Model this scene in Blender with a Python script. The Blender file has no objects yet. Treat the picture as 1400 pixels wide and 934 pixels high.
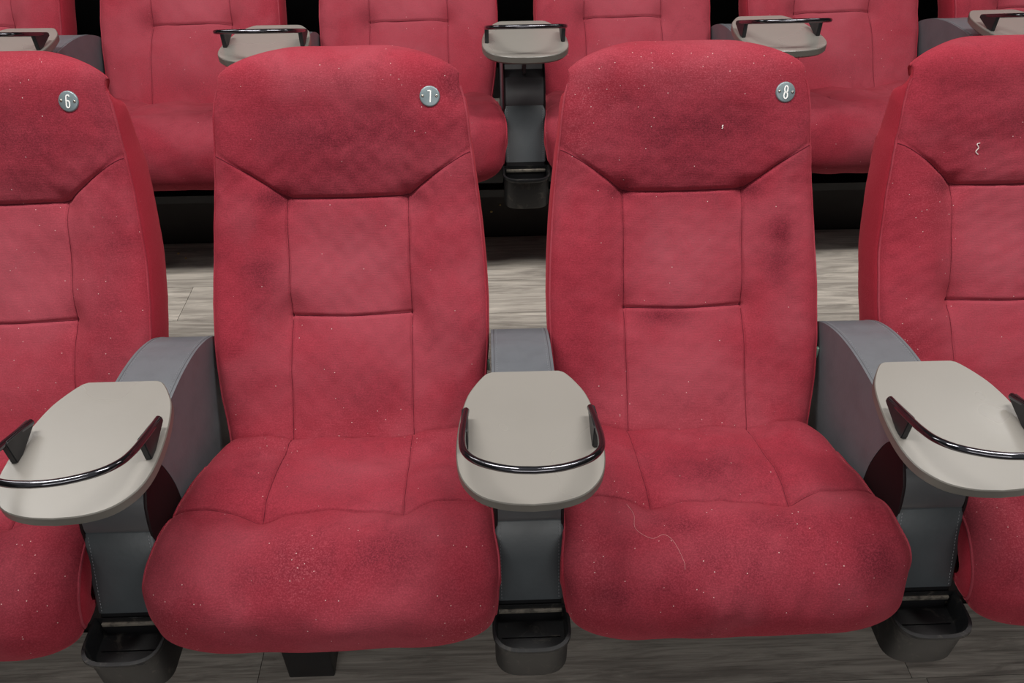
import bpy, bmesh, math, random
import numpy as np
from mathutils import Vector, Matrix

scene = bpy.context.scene
COL = scene.collection
random.seed(7)
RNG = np.random.RandomState(5)

# ------------------------------------------------------------------ camera
DZ = -0.05                      # the measured frame has the front floor at .05
cam_d = bpy.data.cameras.new('camera')
cam_d.sensor_width = 36.0
cam_d.sensor_fit = 'HORIZONTAL'
cam_d.lens = 1100.0 / 1400.0 * 36.0
cam_d.clip_start = 0.05
cam = bpy.data.objects.new('camera', cam_d)
COL.objects.link(cam)
yaw, pitch, roll = 0.0300, -0.6743, -0.0060
fw = Vector((math.sin(yaw) * math.cos(pitch), math.cos(yaw) * math.cos(pitch), math.sin(pitch)))
rt = Vector((math.cos(yaw), -math.sin(yaw), 0))
up = rt.cross(fw)
rt2 = rt * math.cos(roll) + up * math.sin(roll)
up2 = up * math.cos(roll) - rt * math.sin(roll)
M = Matrix((rt2, up2, -fw)).transposed().to_4x4()
M.translation = Vector((-0.0484, -0.9515, 1.4802 + DZ))
cam.matrix_world = M
scene.camera = cam

# ------------------------------------------------------------------ world and lights
w = bpy.data.worlds.new('hall_ambient')
scene.world = w
w.use_nodes = True
w.node_tree.nodes['Background'].inputs[0].default_value = (0.95, 0.97, 1.0, 1)
w.node_tree.nodes['Background'].inputs[1].default_value = 0.21


def area(name, loc, target, sx, sy, power, color=(1, 0.97, 0.93)):
    l = bpy.data.lights.new(name, 'AREA')
    l.shape = 'RECTANGLE'
    l.size, l.size_y = sx, sy
    l.energy = power
    l.color = color
    o = bpy.data.objects.new(name, l)
    COL.objects.link(o)
    o.location = loc
    d = Vector(target) - Vector(loc)
    o.rotation_euler = d.to_track_quat('-Z', 'Y').to_euler()
    return o


area('ceiling_or_fill_light', (-1.1, 0.12, 3.1), (-1.1, 0.16, 0), 1.5, 0.36, 58)
area('ceiling_or_fill_light', (1.1, 0.12, 3.1), (1.1, 0.16, 0), 1.5, 0.36, 53)
area('ceiling_or_fill_light', (-2.6, 2.1, 3.1), (-0.5, 0.2, 0.5), 1.2, 1.2, 46)
area('ceiling_or_fill_light', (2.4, 2.0, 3.1), (0.5, 0.4, 0.5), 0.8, 0.8, 18)
area('ceiling_or_fill_light', (0.0, -3.6, 1.9), (0, 0.2, 0.6), 3.4, 0.7, 34)  # low frontal fill added to brighten the cushion fronts, not a real fixture

scene.view_settings.view_transform = 'Standard'
scene.view_settings.look = 'None'
scene.view_settings.exposure = 0.0
scene.view_settings.gamma = 1.0
scene.view_settings.use_curve_mapping = False


# ------------------------------------------------------------------ node helpers
def new_mat(name):
    m = bpy.data.materials.new(name)
    m.use_nodes = True
    nt = m.node_tree
    return m, nt, nt.nodes['Principled BSDF']


def srgb(r, g, b):
    f = lambda c: (c / 255 / 12.92) if c / 255 <= 0.04045 else ((c / 255 + 0.055) / 1.055) ** 2.4
    return (f(r), f(g), f(b), 1)


def node(nt, t, **kw):
    n = nt.nodes.new(t)
    for k, v in kw.items():
        if k in ('inputs',):
            for i, val in v.items():
                n.inputs[i].default_value = val
        else:
            setattr(n, k, v)
    return n


def mix(nt, fac, a, b, blend='MIX'):
    n = nt.nodes.new('ShaderNodeMix')
    n.data_type = 'RGBA'
    n.blend_type = blend
    for sock, val in ((n.inputs[0], fac), (n.inputs[6], a), (n.inputs[7], b)):
        if hasattr(val, 'is_output'):
            nt.links.new(val, sock)
        else:
            sock.default_value = val
    return n.outputs[2]


def math_n(nt, op, a, b=None, c=None, clamp=False):
    n = nt.nodes.new('ShaderNodeMath')
    n.operation = op
    n.use_clamp = clamp
    for i, v in enumerate((a, b, c)):
        if v is None:
            continue
        if hasattr(v, 'is_output'):
            nt.links.new(v, n.inputs[i])
        else:
            n.inputs[i].default_value = v
    return n.outputs[0]


def ramp(nt, src, p0, p1, v0=0.0, v1=1.0):
    n = nt.nodes.new('ShaderNodeMapRange')
    n.interpolation_type = 'SMOOTHSTEP'
    nt.links.new(src, n.inputs[0])
    n.inputs[1].default_value = p0
    n.inputs[2].default_value = p1
    n.inputs[3].default_value = v0
    n.inputs[4].default_value = v1
    return n.outputs[0]


def coords(nt, scale=(1, 1, 1), rand=True):
    tc = nt.nodes.new('ShaderNodeTexCoord')
    mp = nt.nodes.new('ShaderNodeMapping')
    mp.inputs['Scale'].default_value = scale
    nt.links.new(tc.outputs['Object'], mp.inputs['Vector'])
    if rand:
        oi = nt.nodes.new('ShaderNodeObjectInfo')
        cb = nt.nodes.new('ShaderNodeCombineXYZ')
        for i, k in enumerate((37.0, 17.0, 23.0)):
            nt.links.new(math_n(nt, 'MULTIPLY', oi.outputs['Random'], k), cb.inputs[i])
        nt.links.new(cb.outputs[0], mp.inputs['Location'])
    return mp.outputs[0]


def noise(nt, vec, scale, detail=3.0, rough=0.5, dist=0.0):
    n = nt.nodes.new('ShaderNodeTexNoise')
    n.inputs['Scale'].default_value = scale
    n.inputs['Detail'].default_value = detail
    n.inputs['Roughness'].default_value = rough
    n.inputs['Distortion'].default_value = dist
    nt.links.new(vec, n.inputs['Vector'])
    return n.outputs['Fac']


def bump(nt, bsdf, h, strength, dist=0.001, prev=None):
    b = nt.nodes.new('ShaderNodeBump')
    b.inputs['Strength'].default_value = strength
    b.inputs['Distance'].default_value = dist
    nt.links.new(h, b.inputs['Height'])
    if prev is not None:
        nt.links.new(prev, b.inputs['Normal'])
    nt.links.new(b.outputs[0], bsdf.inputs['Normal'])
    return b.outputs[0]


# ------------------------------------------------------------------ materials
def make_velvet(name, plain=False):
    m, nt, b = new_mat(name)
    v = coords(nt)
    base = srgb(136, 40, 52)
    fade = srgb(152, 74, 84)
    soil_shade = srgb(96, 30, 40)
    big = noise(nt, v, 5.0, 4, 0.55, 0.4)
    mid = noise(nt, v, 22.0, 5, 0.65, 0.8)
    fine = noise(nt, v, 420.0, 3, 0.7)
    c = mix(nt, ramp(nt, big, 0.38, 0.66, 0.0, 0.5), base, fade)
    c = mix(nt, ramp(nt, mid, 0.50, 0.75, 0.0, 0.35), c, soil_shade)
    if not plain:
        at = nt.nodes.new('ShaderNodeAttribute')
        at.attribute_name = 'wear_shade'
        sp = nt.nodes.new('ShaderNodeSeparateColor')
        nt.links.new(at.outputs['Color'], sp.inputs[0])
        fm = math_n(nt, 'MULTIPLY', sp.outputs[1], ramp(nt, mid, 0.2, 0.7, 0.6, 1.0), clamp=True)
        c = mix(nt, fm, c, fade)
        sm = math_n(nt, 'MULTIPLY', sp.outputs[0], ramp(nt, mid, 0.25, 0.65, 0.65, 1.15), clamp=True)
        c = mix(nt, sm, c, soil_shade)
        # pale dust and lint specks, denser where the dust mask says
        vo = node(nt, 'ShaderNodeTexVoronoi')
        vo.inputs['Scale'].default_value = 210.0
        nt.links.new(v, vo.inputs['Vector'])
        near = math_n(nt, 'LESS_THAN', vo.outputs['Distance'], 0.17)
        cs = nt.nodes.new('ShaderNodeSeparateColor')
        nt.links.new(vo.outputs['Color'], cs.inputs[0])
        thr = math_n(nt, 'MULTIPLY_ADD', sp.outputs[2], 0.13, 0.007)
        on = math_n(nt, 'MULTIPLY', near, math_n(nt, 'LESS_THAN', cs.outputs[0], thr))
        haze = math_n(nt, 'MULTIPLY', math_n(nt, 'MULTIPLY', sp.outputs[2], ramp(nt, fine, 0.5, 0.72)), 0.24)
        c = mix(nt, haze, c, srgb(190, 150, 150))
        c = mix(nt, math_n(nt, 'MULTIPLY', on, 0.75), c, srgb(225, 205, 200))
    if not plain:
        c = mix(nt, at.outputs['Alpha'], srgb(168, 38, 54), c)
    c = mix(nt, ramp(nt, fine, 0.35, 0.68, 0.0, 0.28), c, srgb(190, 66, 86))
    nt.links.new(c, b.inputs['Base Color'])
    b.inputs['Roughness'].default_value = 0.92
    b.inputs['Specular IOR Level'].default_value = 0.15
    b.inputs['Sheen Weight'].default_value = 0.45
    b.inputs['Sheen Roughness'].default_value = 0.38
    b.inputs['Sheen Tint'].default_value = srgb(235, 110, 120)
    # fine crosswise ribs of the weave, with nap noise
    vr = coords(nt, (40, 500, 500), False)
    rib = noise(nt, vr, 1.0, 2, 0.5)
    h = math_n(nt, 'ADD', math_n(nt, 'MULTIPLY', rib, 0.8), math_n(nt, 'MULTIPLY', fine, 0.8))
    n1 = bump(nt, b, h, 0.5, 0.0009)
    return m


VELVET = make_velvet('red_velvet')
VELVET_PLAIN = make_velvet('red_velvet_trim', True)
THREAD = None


def simple(name, col, rough, spec=0.5, metal=0.0, nscale=60, var=0.12, bmp=0.0, col2=None, coat=0.0):
    m, nt, b = new_mat(name)
    v = coords(nt)
    n = noise(nt, v, nscale, 4, 0.6)
    c2 = col2 or tuple([x * 0.6 for x in col[:3]] + [1])
    c = mix(nt, ramp(nt, n, 0.4, 0.75, 0.0, var * 3), col, c2)
    nt.links.new(c, b.inputs['Base Color'])
    b.inputs['Roughness'].default_value = rough
    b.inputs['Specular IOR Level'].default_value = spec
    b.inputs['Metallic'].default_value = metal
    b.inputs['Coat Weight'].default_value = coat
    rr = ramp(nt, noise(nt, v, nscale * 0.4, 3), 0.3, 0.7, max(rough - 0.06, 0.03), rough + 0.08)
    nt.links.new(rr, b.inputs['Roughness'])
    if bmp:
        bump(nt, b, noise(nt, v, nscale * 8, 2), bmp, 0.0006)
    return m


LEATHER = simple('grey_leatherette', srgb(98, 102, 107), 0.40, 0.5, nscale=25, var=0.10, bmp=0.25)
LEATHER_DARK = simple('dark_grey_leatherette', srgb(66, 71, 74), 0.42, 0.5, nscale=18, var=0.12, bmp=0.25)
STITCH = simple('grey_thread', srgb(135, 138, 142), 0.8, 0.2)
PLASTIC = simple('black_moulded_plastic', srgb(34, 34, 36), 0.33, 0.5, nscale=30, var=0.1, bmp=0.15)
COVER = simple('satin_plastic_reflection_grey', srgb(84, 85, 87), 0.34, 0.5, nscale=20, var=0.1)  # base grey raised to put the black cover's reflections into its colour
MAROON = simple('glossy_maroon_black_plastic', srgb(30, 18, 20), 0.5, 0.2, nscale=15, var=0.08)
BLACK = simple('black_painted_steel', srgb(24, 24, 26), 0.4, 0.4, nscale=20, var=0.1)
TRAYTOP = simple('beige_laminate', srgb(140, 136, 130), 0.28, 0.65, nscale=9, var=0.06, col2=srgb(130, 126, 120))
TRAYEDGE = simple('grey_edge_band', srgb(106, 103, 97), 0.35, 0.5, nscale=12, var=0.1)
CHROME = simple('dark_chrome', srgb(100, 99, 104), 0.13, 0.6, metal=0.95, nscale=40, var=0.05)
RUBBER = simple('black_rubber_cap', srgb(36, 36, 38), 0.5, 0.4, nscale=60, var=0.1)
PLATE = simple('grey_anodised_disc', srgb(128, 142, 146), 0.42, 0.5, metal=0.35, nscale=40, var=0.08)
RIVET = simple('steel_rivet', srgb(170, 165, 155), 0.3, 0.5, metal=0.9)
WHITE = simple('white_print', srgb(245, 245, 243), 0.5, 0.4, var=0.01)
TAG = simple('pale_green_label', srgb(150, 185, 165), 0.7, 0.2)
CRUMB = simple('popcorn_crumb', srgb(205, 175, 110), 0.8, 0.2, nscale=300)
HAIR = simple('pale_hair', srgb(205, 150, 150), 0.7, 0.2)
LINT = simple('white_lint', srgb(225, 215, 212), 0.9, 0.1)
WALLM = simple('black_acoustic_cloth', srgb(14, 13, 14), 0.95, 0.1, nscale=80)
RISER = simple('dark_brown_riser', srgb(38, 33, 32), 0.6, 0.3, nscale=20, var=0.15)


THREAD = simple('dark_red_thread', srgb(96, 30, 42), 0.9, 0.1)


def make_cup():
    m, nt, b = new_mat('scuffed_black_plastic')
    v = coords(nt)
    n = noise(nt, v, 35, 6, 0.7, 1.0)
    c = mix(nt, ramp(nt, n, 0.54, 0.72, 0.0, 0.7), srgb(20, 21, 23), srgb(80, 76, 70))
    nt.links.new(c, b.inputs['Base Color'])
    b.inputs['Roughness'].default_value = 0.45
    bump(nt, b, n, 0.1, 0.0006)
    return m


CUP = make_cup()


def make_wood():
    m, nt, b = new_mat('grey_oak_vinyl')
    v = coords(nt, (1, 1, 1))
    st = nt.nodes.new('ShaderNodeMapping')
    st.inputs['Scale'].default_value = (1.6, 16.0, 10.0)
    nt.links.new(v, st.inputs['Vector'])
    g1 = noise(nt, st.outputs[0], 2.2, 8, 0.68, 1.4)
    st2 = nt.nodes.new('ShaderNodeMapping')
    st2.inputs['Scale'].default_value = (3.0, 120.0, 30.0)
    nt.links.new(v, st2.inputs['Vector'])
    g2 = noise(nt, st2.outputs[0], 2.0, 5, 0.6, 0.4)
    c = mix(nt, ramp(nt, g1, 0.3, 0.7), srgb(148, 141, 133), srgb(208, 200, 189))
    c = mix(nt, ramp(nt, g2, 0.45, 0.72, 0.0, 0.45), c, srgb(98, 92, 86))
    oi = nt.nodes.new('ShaderNodeObjectInfo')
    c = mix(nt, math_n(nt, 'MULTIPLY', oi.outputs['Random'], 0.25), c, srgb(96, 90, 84))
    nt.links.new(c, b.inputs['Base Color'])
    b.inputs['Roughness'].default_value = 0.45
    b.inputs['Specular IOR Level'].default_value = 0.35
    h = math_n(nt, 'ADD', g1, g2)
    bump(nt, b, h, 0.25, 0.001)
    return m


WOOD = make_wood()


# ------------------------------------------------------------------ object helpers
def link(name, me, mat, parent=None, loc=None):
    o = bpy.data.objects.new(name, me)
    COL.objects.link(o)
    if mat is not None and len(me.materials) == 0:
        me.materials.append(mat)
    if parent is not None:
        o.parent = parent
    if loc is not None:
        o.location = loc
    return o


def from_bm(name, bm, mat, parent=None, loc=None, smooth=True, angle=35):
    me = bpy.data.meshes.new(name)
    bmesh.ops.recalc_face_normals(bm, faces=bm.faces)
    bm.to_mesh(me)
    bm.free()
    if smooth:
        me.shade_smooth()
        me.set_sharp_from_angle(angle=math.radians(angle))
    return link(name, me, mat, parent, loc)


def tag(o, label=None, cat=None, group=None, kind=None):
    if label:
        o['label'] = label
    if cat:
        o['category'] = cat
    if group:
        o['group'] = group
    if kind:
        o['kind'] = kind
    return o


def empty(name, loc, rz=0.0):
    o = bpy.data.objects.new(name, None)
    o.empty_display_size = 0.1
    COL.objects.link(o)
    o.location = loc
    o.rotation_euler = (0, 0, rz)
    return o


def copy_tree(o, parent=None):
    c = o.copy()
    COL.objects.link(c)
    if parent is not None:
        c.parent = parent
    for ch in list(o.children):
        copy_tree(ch, c)
    return c


def tube_bm(pts, rad, seg=10, bm=None, caps=True):
    """round tube along a list of points; rad a number or list"""
    bm = bm or bmesh.new()
    n = len(pts)
    pts = [Vector(p) for p in pts]
    if not hasattr(rad, '__len__'):
        rad = [rad] * n
    tan = []
    for i in range(n):
        a = pts[max(i - 1, 0)]
        b = pts[min(i + 1, n - 1)]
        tan.append((b - a).normalized())
    ref = Vector((0, 0, 1)) if abs(tan[0].z) < 0.9 else Vector((1, 0, 0))
    nrm = (ref - tan[0] * ref.dot(tan[0])).normalized()
    rings = []
    for i in range(n):
        nrm = (nrm - tan[i] * nrm.dot(tan[i])).normalized()
        bi = tan[i].cross(nrm)
        rings.append([bm.verts.new(pts[i] + (nrm * math.cos(2 * math.pi * k / seg) + bi * math.sin(2 * math.pi * k / seg)) * rad[i]) for k in range(seg)])
    for i in range(n - 1):
        for k in range(seg):
            bm.faces.new((rings[i][k], rings[i][(k + 1) % seg], rings[i + 1][(k + 1) % seg], rings[i + 1][k]))
    if caps:
        bm.faces.new(rings[0][::-1])
        bm.faces.new(rings[-1])
    return bm


def box_bm(x0, x1, y0, y1, z0, z1, bev=0.0, seg=2, bm=None):
    own = bm is None
    bm = bm or bmesh.new()
    r = bmesh.ops.create_cube(bm, size=1.0)
    bmesh.ops.scale(bm, vec=(x1 - x0, y1 - y0, z1 - z0), verts=r['verts'])
    bmesh.ops.translate(bm, vec=((x0 + x1) / 2, (y0 + y1) / 2, (z0 + z1) / 2), verts=r['verts'])
    if bev and own:
        bmesh.ops.bevel(bm, geom=bm.edges[:], offset=bev, segments=seg, affect='EDGES', profile=0.5)
    return bm


def extrude_yz(outline, x0, x1, bev=0.0, seg=3):
    """a (y, z) outline extruded across x"""
    bm = bmesh.new()
    a = [bm.verts.new((x0, y, z)) for y, z in outline]
    b = [bm.verts.new((x1, y, z)) for y, z in outline]
    f0 = bm.faces.new(a)
    f1 = bm.faces.new(b[::-1])
    n = len(outline)
    for i in range(n):
        bm.faces.new((a[i], b[i], b[(i + 1) % n], a[(i + 1) % n]))
    if bev:
        ed = list(set(list(f0.edges) + list(f1.edges)))
        bmesh.ops.bevel(bm, geom=ed, offset=bev, segments=seg, affect='EDGES', profile=0.6)
    return bm


def catmull(pts, per=8):
    P = [np.array(p, float) for p in pts]
    P = [2 * P[0] - P[1]] + P + [2 * P[-1] - P[-2]]
    out = []
    for i in range(1, len(P) - 2):
        for k in range(per):
            t = k / per
            out.append(0.5 * ((2 * P[i]) + (-P[i - 1] + P[i + 1]) * t + (2 * P[i - 1] - 5 * P[i] + 4 * P[i + 1] - P[i + 2]) * t * t + (-P[i - 1] + 3 * P[i] - 3 * P[i + 1] + P[i + 2]) * t ** 3))
    out.append(P[-2])
    return np.array(out)


def resample(curve, n):
    d = np.r_[0, np.cumsum(np.linalg.norm(np.diff(curve, axis=0), axis=1))]
    s = np.linspace(0, d[-1], n)
    return np.stack([np.interp(s, d, curve[:, k]) for k in range(curve.shape[1])], 1), s


def sstep(a, b, x):
    t = np.clip((x - a) / (b - a), 0, 1)
    return t * t * (3 - 2 * t)


def dense(s, centers, width, gain):
    """re-space a 0..1 or -1..1 sampling so it is finer around some places"""
    lo, hi = s[0], s[-1]
    f = np.linspace(lo, hi, 4000)
    rho = np.ones_like(f)
    for c in centers:
        rho += gain * np.exp(-((f - c) / width) ** 2)
    cdf = np.cumsum(rho); cdf = (cdf - cdf[0]) / (cdf[-1] - cdf[0])
    return np.interp(np.linspace(0, 1, len(s)), cdf, f)


def seg_dist(X, H, pts):
    d = np.full(X.shape, 9.0)
    for (x0, h0), (x1, h1) in zip(pts, pts[1:]):
        dx, dh = x1 - x0, h1 - h0
        L = dx * dx + dh * dh + 1e-12
        t = np.clip(((X - x0) * dx + (H - h0) * dh) / L, 0, 1)
        d = np.minimum(d, np.hypot(X - x0 - t * dx, H - h0 - t * dh))
    return d


def lumps(X, H, rng, amp, wl, n=18):
    out = np.zeros_like(X)
    for _ in range(n):
        a = rng.uniform(0, 2 * math.pi)
        k = 2 * math.pi / (wl * rng.uniform(0.6, 1.8))
        out += np.sin((X * math.cos(a) + H * math.sin(a)) * k + rng.uniform(0, 6.28))
    return out * amp / math.sqrt(n)


# the origin of a seat unit: floor of its platform, under the back rest
ORG = np.array([0.0, 0.05, 0.225])
PITCH = 0.62


def shell_mesh(name, P, depth_dir, depths, outs, dscale, wear_shade, close_h=True, roll=None):
    """P: (nv, nu, 3) front surface. The border (left side up, top, right side down)
    is continued backwards as the boxing, one ring for each depth."""
    nv, nu, _ = P.shape
    V = [P.reshape(-1, 3)]
    W = [wear_shade.reshape(-1, 4)]
    idx = np.arange(nv * nu).reshape(nv, nu)
    F = []
    a = idx[:-1, :-1].ravel(); b = idx[:-1, 1:].ravel(); c = idx[1:, 1:].ravel(); d = idx[1:, :-1].ravel()
    F.append(np.stack([a, b, c, d], 1))
    # ordered border loop
    loop = list(idx[:, 0]) + list(idx[-1, 1:]) + list(idx[::-1, -1][1:])
    if close_h:
        loop += list(idx[0, ::-1][1:-1])
    loop = np.array(loop)
    base = P.reshape(-1, 3)[loop]
    dd = depth_dir.reshape(-1, 3)[loop]
    cen = P.reshape(-1, 3).mean(0)
    outv = base - cen
    outv -= dd * (outv * dd).sum(1, keepdims=True)
    outv /= np.linalg.norm(outv, axis=1, keepdims=True) + 1e-9
    ds = np.ones((len(loop), 1)) if dscale is None else dscale.reshape(-1)[loop][:, None]
    rl = np.zeros((len(loop), 1)) if roll is None else roll.reshape(-1)[loop][:, None]
    prev = loop
    off = nv * nu
    wl = wear_shade.reshape(-1, 4)[loop].copy()
    wl[:, 0] *= 0.4
    wl[:, 1] *= 0.3
    wl[:, 3] = 0.25
    for dep, out in zip(depths, outs):
        V.append(base + dd * dep * ds + outv * out * np.clip((ds - 0.3) / 0.7, 0, 1) - outv * rl * dep * ds * (0.1 + 0.9 * dep / max(depths)))
        W.append(wl)
        cur = np.arange(off, off + len(loop))
        off += len(loop)
        nx = np.roll(np.arange(len(loop)), -1)
        if not close_h:
            s = slice(0, len(loop) - 1)
            F.append(np.stack([prev[s], cur[s], cur[nx][s], prev[nx][s]], 1))
        else:
            F.append(np.stack([prev, cur, cur[nx], prev[nx]], 1))
        prev = cur
    V = np.concatenate(V); F = np.concatenate(F); W = np.concatenate(W)
    me = bpy.data.meshes.new(name)
    me.vertices.add(len(V)); me.vertices.foreach_set('co', (V - ORG).ravel())
    me.loops.add(F.size); me.loops.foreach_set('vertex_index', F.ravel().astype(np.int32))
    me.polygons.add(len(F))
    me.polygons.foreach_set('loop_start', np.arange(0, F.size, 4, dtype=np.int32))
    me.update(calc_edges=True)
    ca = me.color_attributes.new('wear_shade', 'FLOAT_COLOR', 'POINT')
    ca.data.foreach_set('color', W.ravel())
    bm = bmesh.new(); bm.from_mesh(me)
    bm.faces.ensure_lookup_table()
    bmesh.ops.recalc_face_normals(bm, faces=bm.faces)
    bm.to_mesh(me); bm.free()
    me.shade_smooth()
    return me, P.reshape(-1, 3)[np.array(list(idx[:, 0]) + list(idx[-1, 1:]) + list(idx[::-1, -1][1:]))]


def normals_of(P):
    du = np.gradient(P, axis=1)
    dv = np.gradient(P, axis=0)
    n = np.cross(du, dv)
    n /= np.linalg.norm(n, axis=2, keepdims=True) + 1e-12
    return n


def blobs(X, H, lst):
    out = np.zeros_like(X)
    for (x, h, rx, rh, s) in lst:
        out = np.maximum(out, s * np.exp(-(((X - x) / rx) ** 2 + ((H - h) / rh) ** 2)))
    return out


BP = catmull([(0.005, 0.285), (0.045, 0.335), (0.12, 0.413), (0.193, 0.497), (0.262, 0.583), (0.328, 0.675), (0.384, 0.768),
              (0.412, 0.835), (0.434, 0.895), (0.452, 0.940), (0.464, 0.962), (0.481, 0.977), (0.502, 0.984), (0.525, 0.983)], 10)


def backrest_mesh(name, seed, soil_shade=(), fade=(), dust=(), nu=190, nv=290, wob=1.0, sideasym=0.0):
    rng = np.random.RandomState(seed)
    prof, S = resample(BP, nv * 4)
    zz = prof[:, 1]
    q = dense(np.linspace(0, 1, nv), [np.interp(h, zz[:nv * 3], np.linspace(0, 1, nv * 4)[:nv * 3]) for h in (0.584, 0.766, 0.79, 0.815, 0.84)], 0.016, 1.6)
    prof = np.stack([np.interp(q, np.linspace(0, 1, nv * 4), prof[:, k]) for k in (0, 1)], 1)
    tz = prof[:, 1]
    # half width by height
    wz = np.interp(tz, [0.28, 0.40, 0.47, 0.535, 0.60, 0.66, 0.72, 0.80, 0.87, 0.93, 0.955, 0.975, 1.0],
                   [0.205, 0.228, 0.243, 0.250, 0.251, 0.248, 0.243, 0.234, 0.228, 0.224, 0.219, 0.212, 0.206])
    s = np.linspace(-1, 1, nu)
    s = dense(s, [-0.447, 0.447], 0.03, 2.2)
    X = wz[:, None] * s[None, :]
    Y = np.repeat(prof[:, 0][:, None], nu, 1)
    Z = np.repeat(tz[:, None], nu, 1)
    Z0 = tz.copy()
    # crowned top edge
    ax = np.abs(X)
    drop = 0.034 * (ax / 0.216) ** 4.2
    f = sstep(0.80, 0.97, Z)
    Z = Z - drop * f
    Y = Y - drop * 0.33 * f
    ex = np.clip(Y - 0.446, 0, 1) * (tz[:, None] > 0.9)
    Y = Y - ex ** 2 / (ex + 0.02) * 0.9 * sstep(0.08, 0.22, ax)
    P = np.stack([X, Y, Z], 2)
    N = normals_of(P)
    H = Z
    kx, kz = 0.1112, 0.766
    sz = 0.584
    wig = 0.0012 * np.sin(H * 60 + seed)
    d_v = np.minimum(seg_dist(X + wig, H, [(-kx, 0.2), (-kx, kz)]), seg_dist(X - wig, H, [(kx, 0.2), (kx, kz)]))
    d_s = seg_dist(X, H + 0.003 * np.cos(X / kx * 1.5), [(-kx, sz + 0.001), (0, sz), (kx, sz + 0.002)])
    ext = 0.26
    wing = [(-ext, 0.856), (-0.225, 0.841), (-0.17, 0.805), (-kx - 0.006, kz + 0.002), (-kx + 0.01, kz - 0.002), (0, kz - 0.003), (kx - 0.01, kz - 0.001),
            (kx + 0.006, kz + 0.002), (0.17, 0.805), (0.225, 0.841), (ext, 0.856)]
    d_k = seg_dist(X, H, wing)
    d_all = np.minimum(np.minimum(d_v, d_s), d_k)
    # which side of the wing seam
    wx = np.array([p[0] for p in wing]); wh = np.array([p[1] for p in wing])
    above = H > np.interp(X, wx, wh)
    D = np.zeros_like(X)
    D += 0.0045 * (1 - np.exp(-d_v / 0.030)) + 0.004 * (1 - np.exp(-d_s / 0.03))
    hd = np.clip(H - np.interp(X, wx, wh), 0, 1)
    D += np.where(above, (0.012 - 0.0105 * sstep(0.10, 0.21, ax)) * (1 - np.exp(-hd / 0.016)) * np.exp(-(hd / 0.12) ** 2), (0.004 - 0.003 * sstep(0.15, 0.21, ax)) * (1 - np.exp(-d_k / 0.02)))
    # bolsters at the sides, the head part cupped
    D += 0.014 * sstep(0.10, 0.19, ax) * sstep(0.42, 0.55, H) * (1 - 0.7 * sstep(0.82, 0.95, H))
    # lumbar fullness
    D += 0.010 * np.exp(-((H - 0.50) / 0.07) ** 2) * np.exp(-(X / 0.13) ** 2)
    # stitched grooves and tufts
    D -= 0.0042 * np.exp(-(d_s / 0.0028) ** 2) + 0.0026 * np.exp(-(d_v / 0.0022) ** 2) + (0.0050 - 0.0038 * sstep(0.15, 0.21, ax)) * np.exp(-(d_k / 0.0032) ** 2)
    for sx in (-1, 1):
        D -= 0.010 * np.exp(-(((X - sx * kx) / 0.018) ** 2 + ((H - kz + 0.004) / 0.020) ** 2))
        D -= 0.0115 * np.exp(-(((X - sx * kx) / 0.020) ** 2 + ((H - sz) / 0.024) ** 2))
    D += (lumps(X, H, rng, 0.0022 * wob, 0.13) + lumps(X, H, rng, 0.0005 * wob, 0.035)) * (1 - 0.85 * sstep(0.90, 0.955, H))
    # the face rolls off towards the piped edge
    edge = wz[:, None] * (1 - np.abs(s[None, :]))
    D -= (0.014 - 0.008 * sstep(0.84, 0.93, H)) * np.exp(-edge / 0.010)
    P = P + N * D[..., None]
    wear_shade = np.zeros(X.shape + (4,)); wear_shade[..., 3] = 1
    wear_shade[..., 0] = np.clip(blobs(X, H, soil_shade), 0, 1)
    wear_shade[..., 1] = np.clip(blobs(X, H, fade), 0, 1)
    wear_shade[..., 2] = np.clip(blobs(X, H, dust), 0, 1)
    # boxing runs straight back from the face
    dsc = np.repeat(np.interp(Z0, [0.5, 0.60, 0.70, 0.83, 0.93, 0.955, 0.985], [1.0, 1.0, 1.0, 0.95, 0.66, 0.56, 0.30])[:, None], nu, 1)
    back = np.zeros_like(P); back[..., 1] = 0.95; back[..., 2] = -0.36 + 0.30 * sstep(0.86, 0.95, Z0)[:, None]
    me, border = shell_mesh(name, P, back, [0.004, 0.015, 0.035, 0.06, 0.085, 0.10, 0.108], [0.0025, 0.004, 0.005, 0.004, 0.001, -0.006, -0.016], dsc, wear_shade, roll=np.repeat((sstep(0.938, 0.985, Z0) ** 1.3)[:, None], nu, 1))
    seams = [[(-kx, h) for h in np.linspace(0.37, kz - 0.003, 60)], [(kx, h) for h in np.linspace(0.37, kz - 0.003, 60)],
             [(x, sz - 0.003 * math.cos(x / kx * 1.5) + 0.001) for x in np.linspace(-kx, kx, 40)],
             [(x, float(np.interp(x, wx, wh))) for x in np.linspace(-0.228, 0.228, 110)]]
    return me, border, (P, s, wz, Z0), seams


def lid(me_border, off, name):
    pass


CPROF = catmull([(0.108, 0.345), (0.115, 0.375), (0.113, 0.398), (0.101, 0.412), (0.078, 0.420), (0.04, 0.431), (-0.04, 0.451), (-0.1145, 0.467), (-0.165, 0.479), (-0.212, 0.478), (-0.248, 0.462),
                 (-0.268, 0.436), (-0.277, 0.402), (-0.274, 0.370), (-0.260, 0.347), (-0.236, 0.334), (-0.20, 0.328)], 10)


_d = np.r_[0, np.cumsum(np.linalg.norm(np.diff(CPROF, axis=0), axis=1))]
_k = int(np.argmin(np.abs(CPROF[:, 0] + 0.1145) + (CPROF[:, 1] < 0.44) * 9))
CSEAM = _d[_k]                        # arc length at the cross seam


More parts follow.
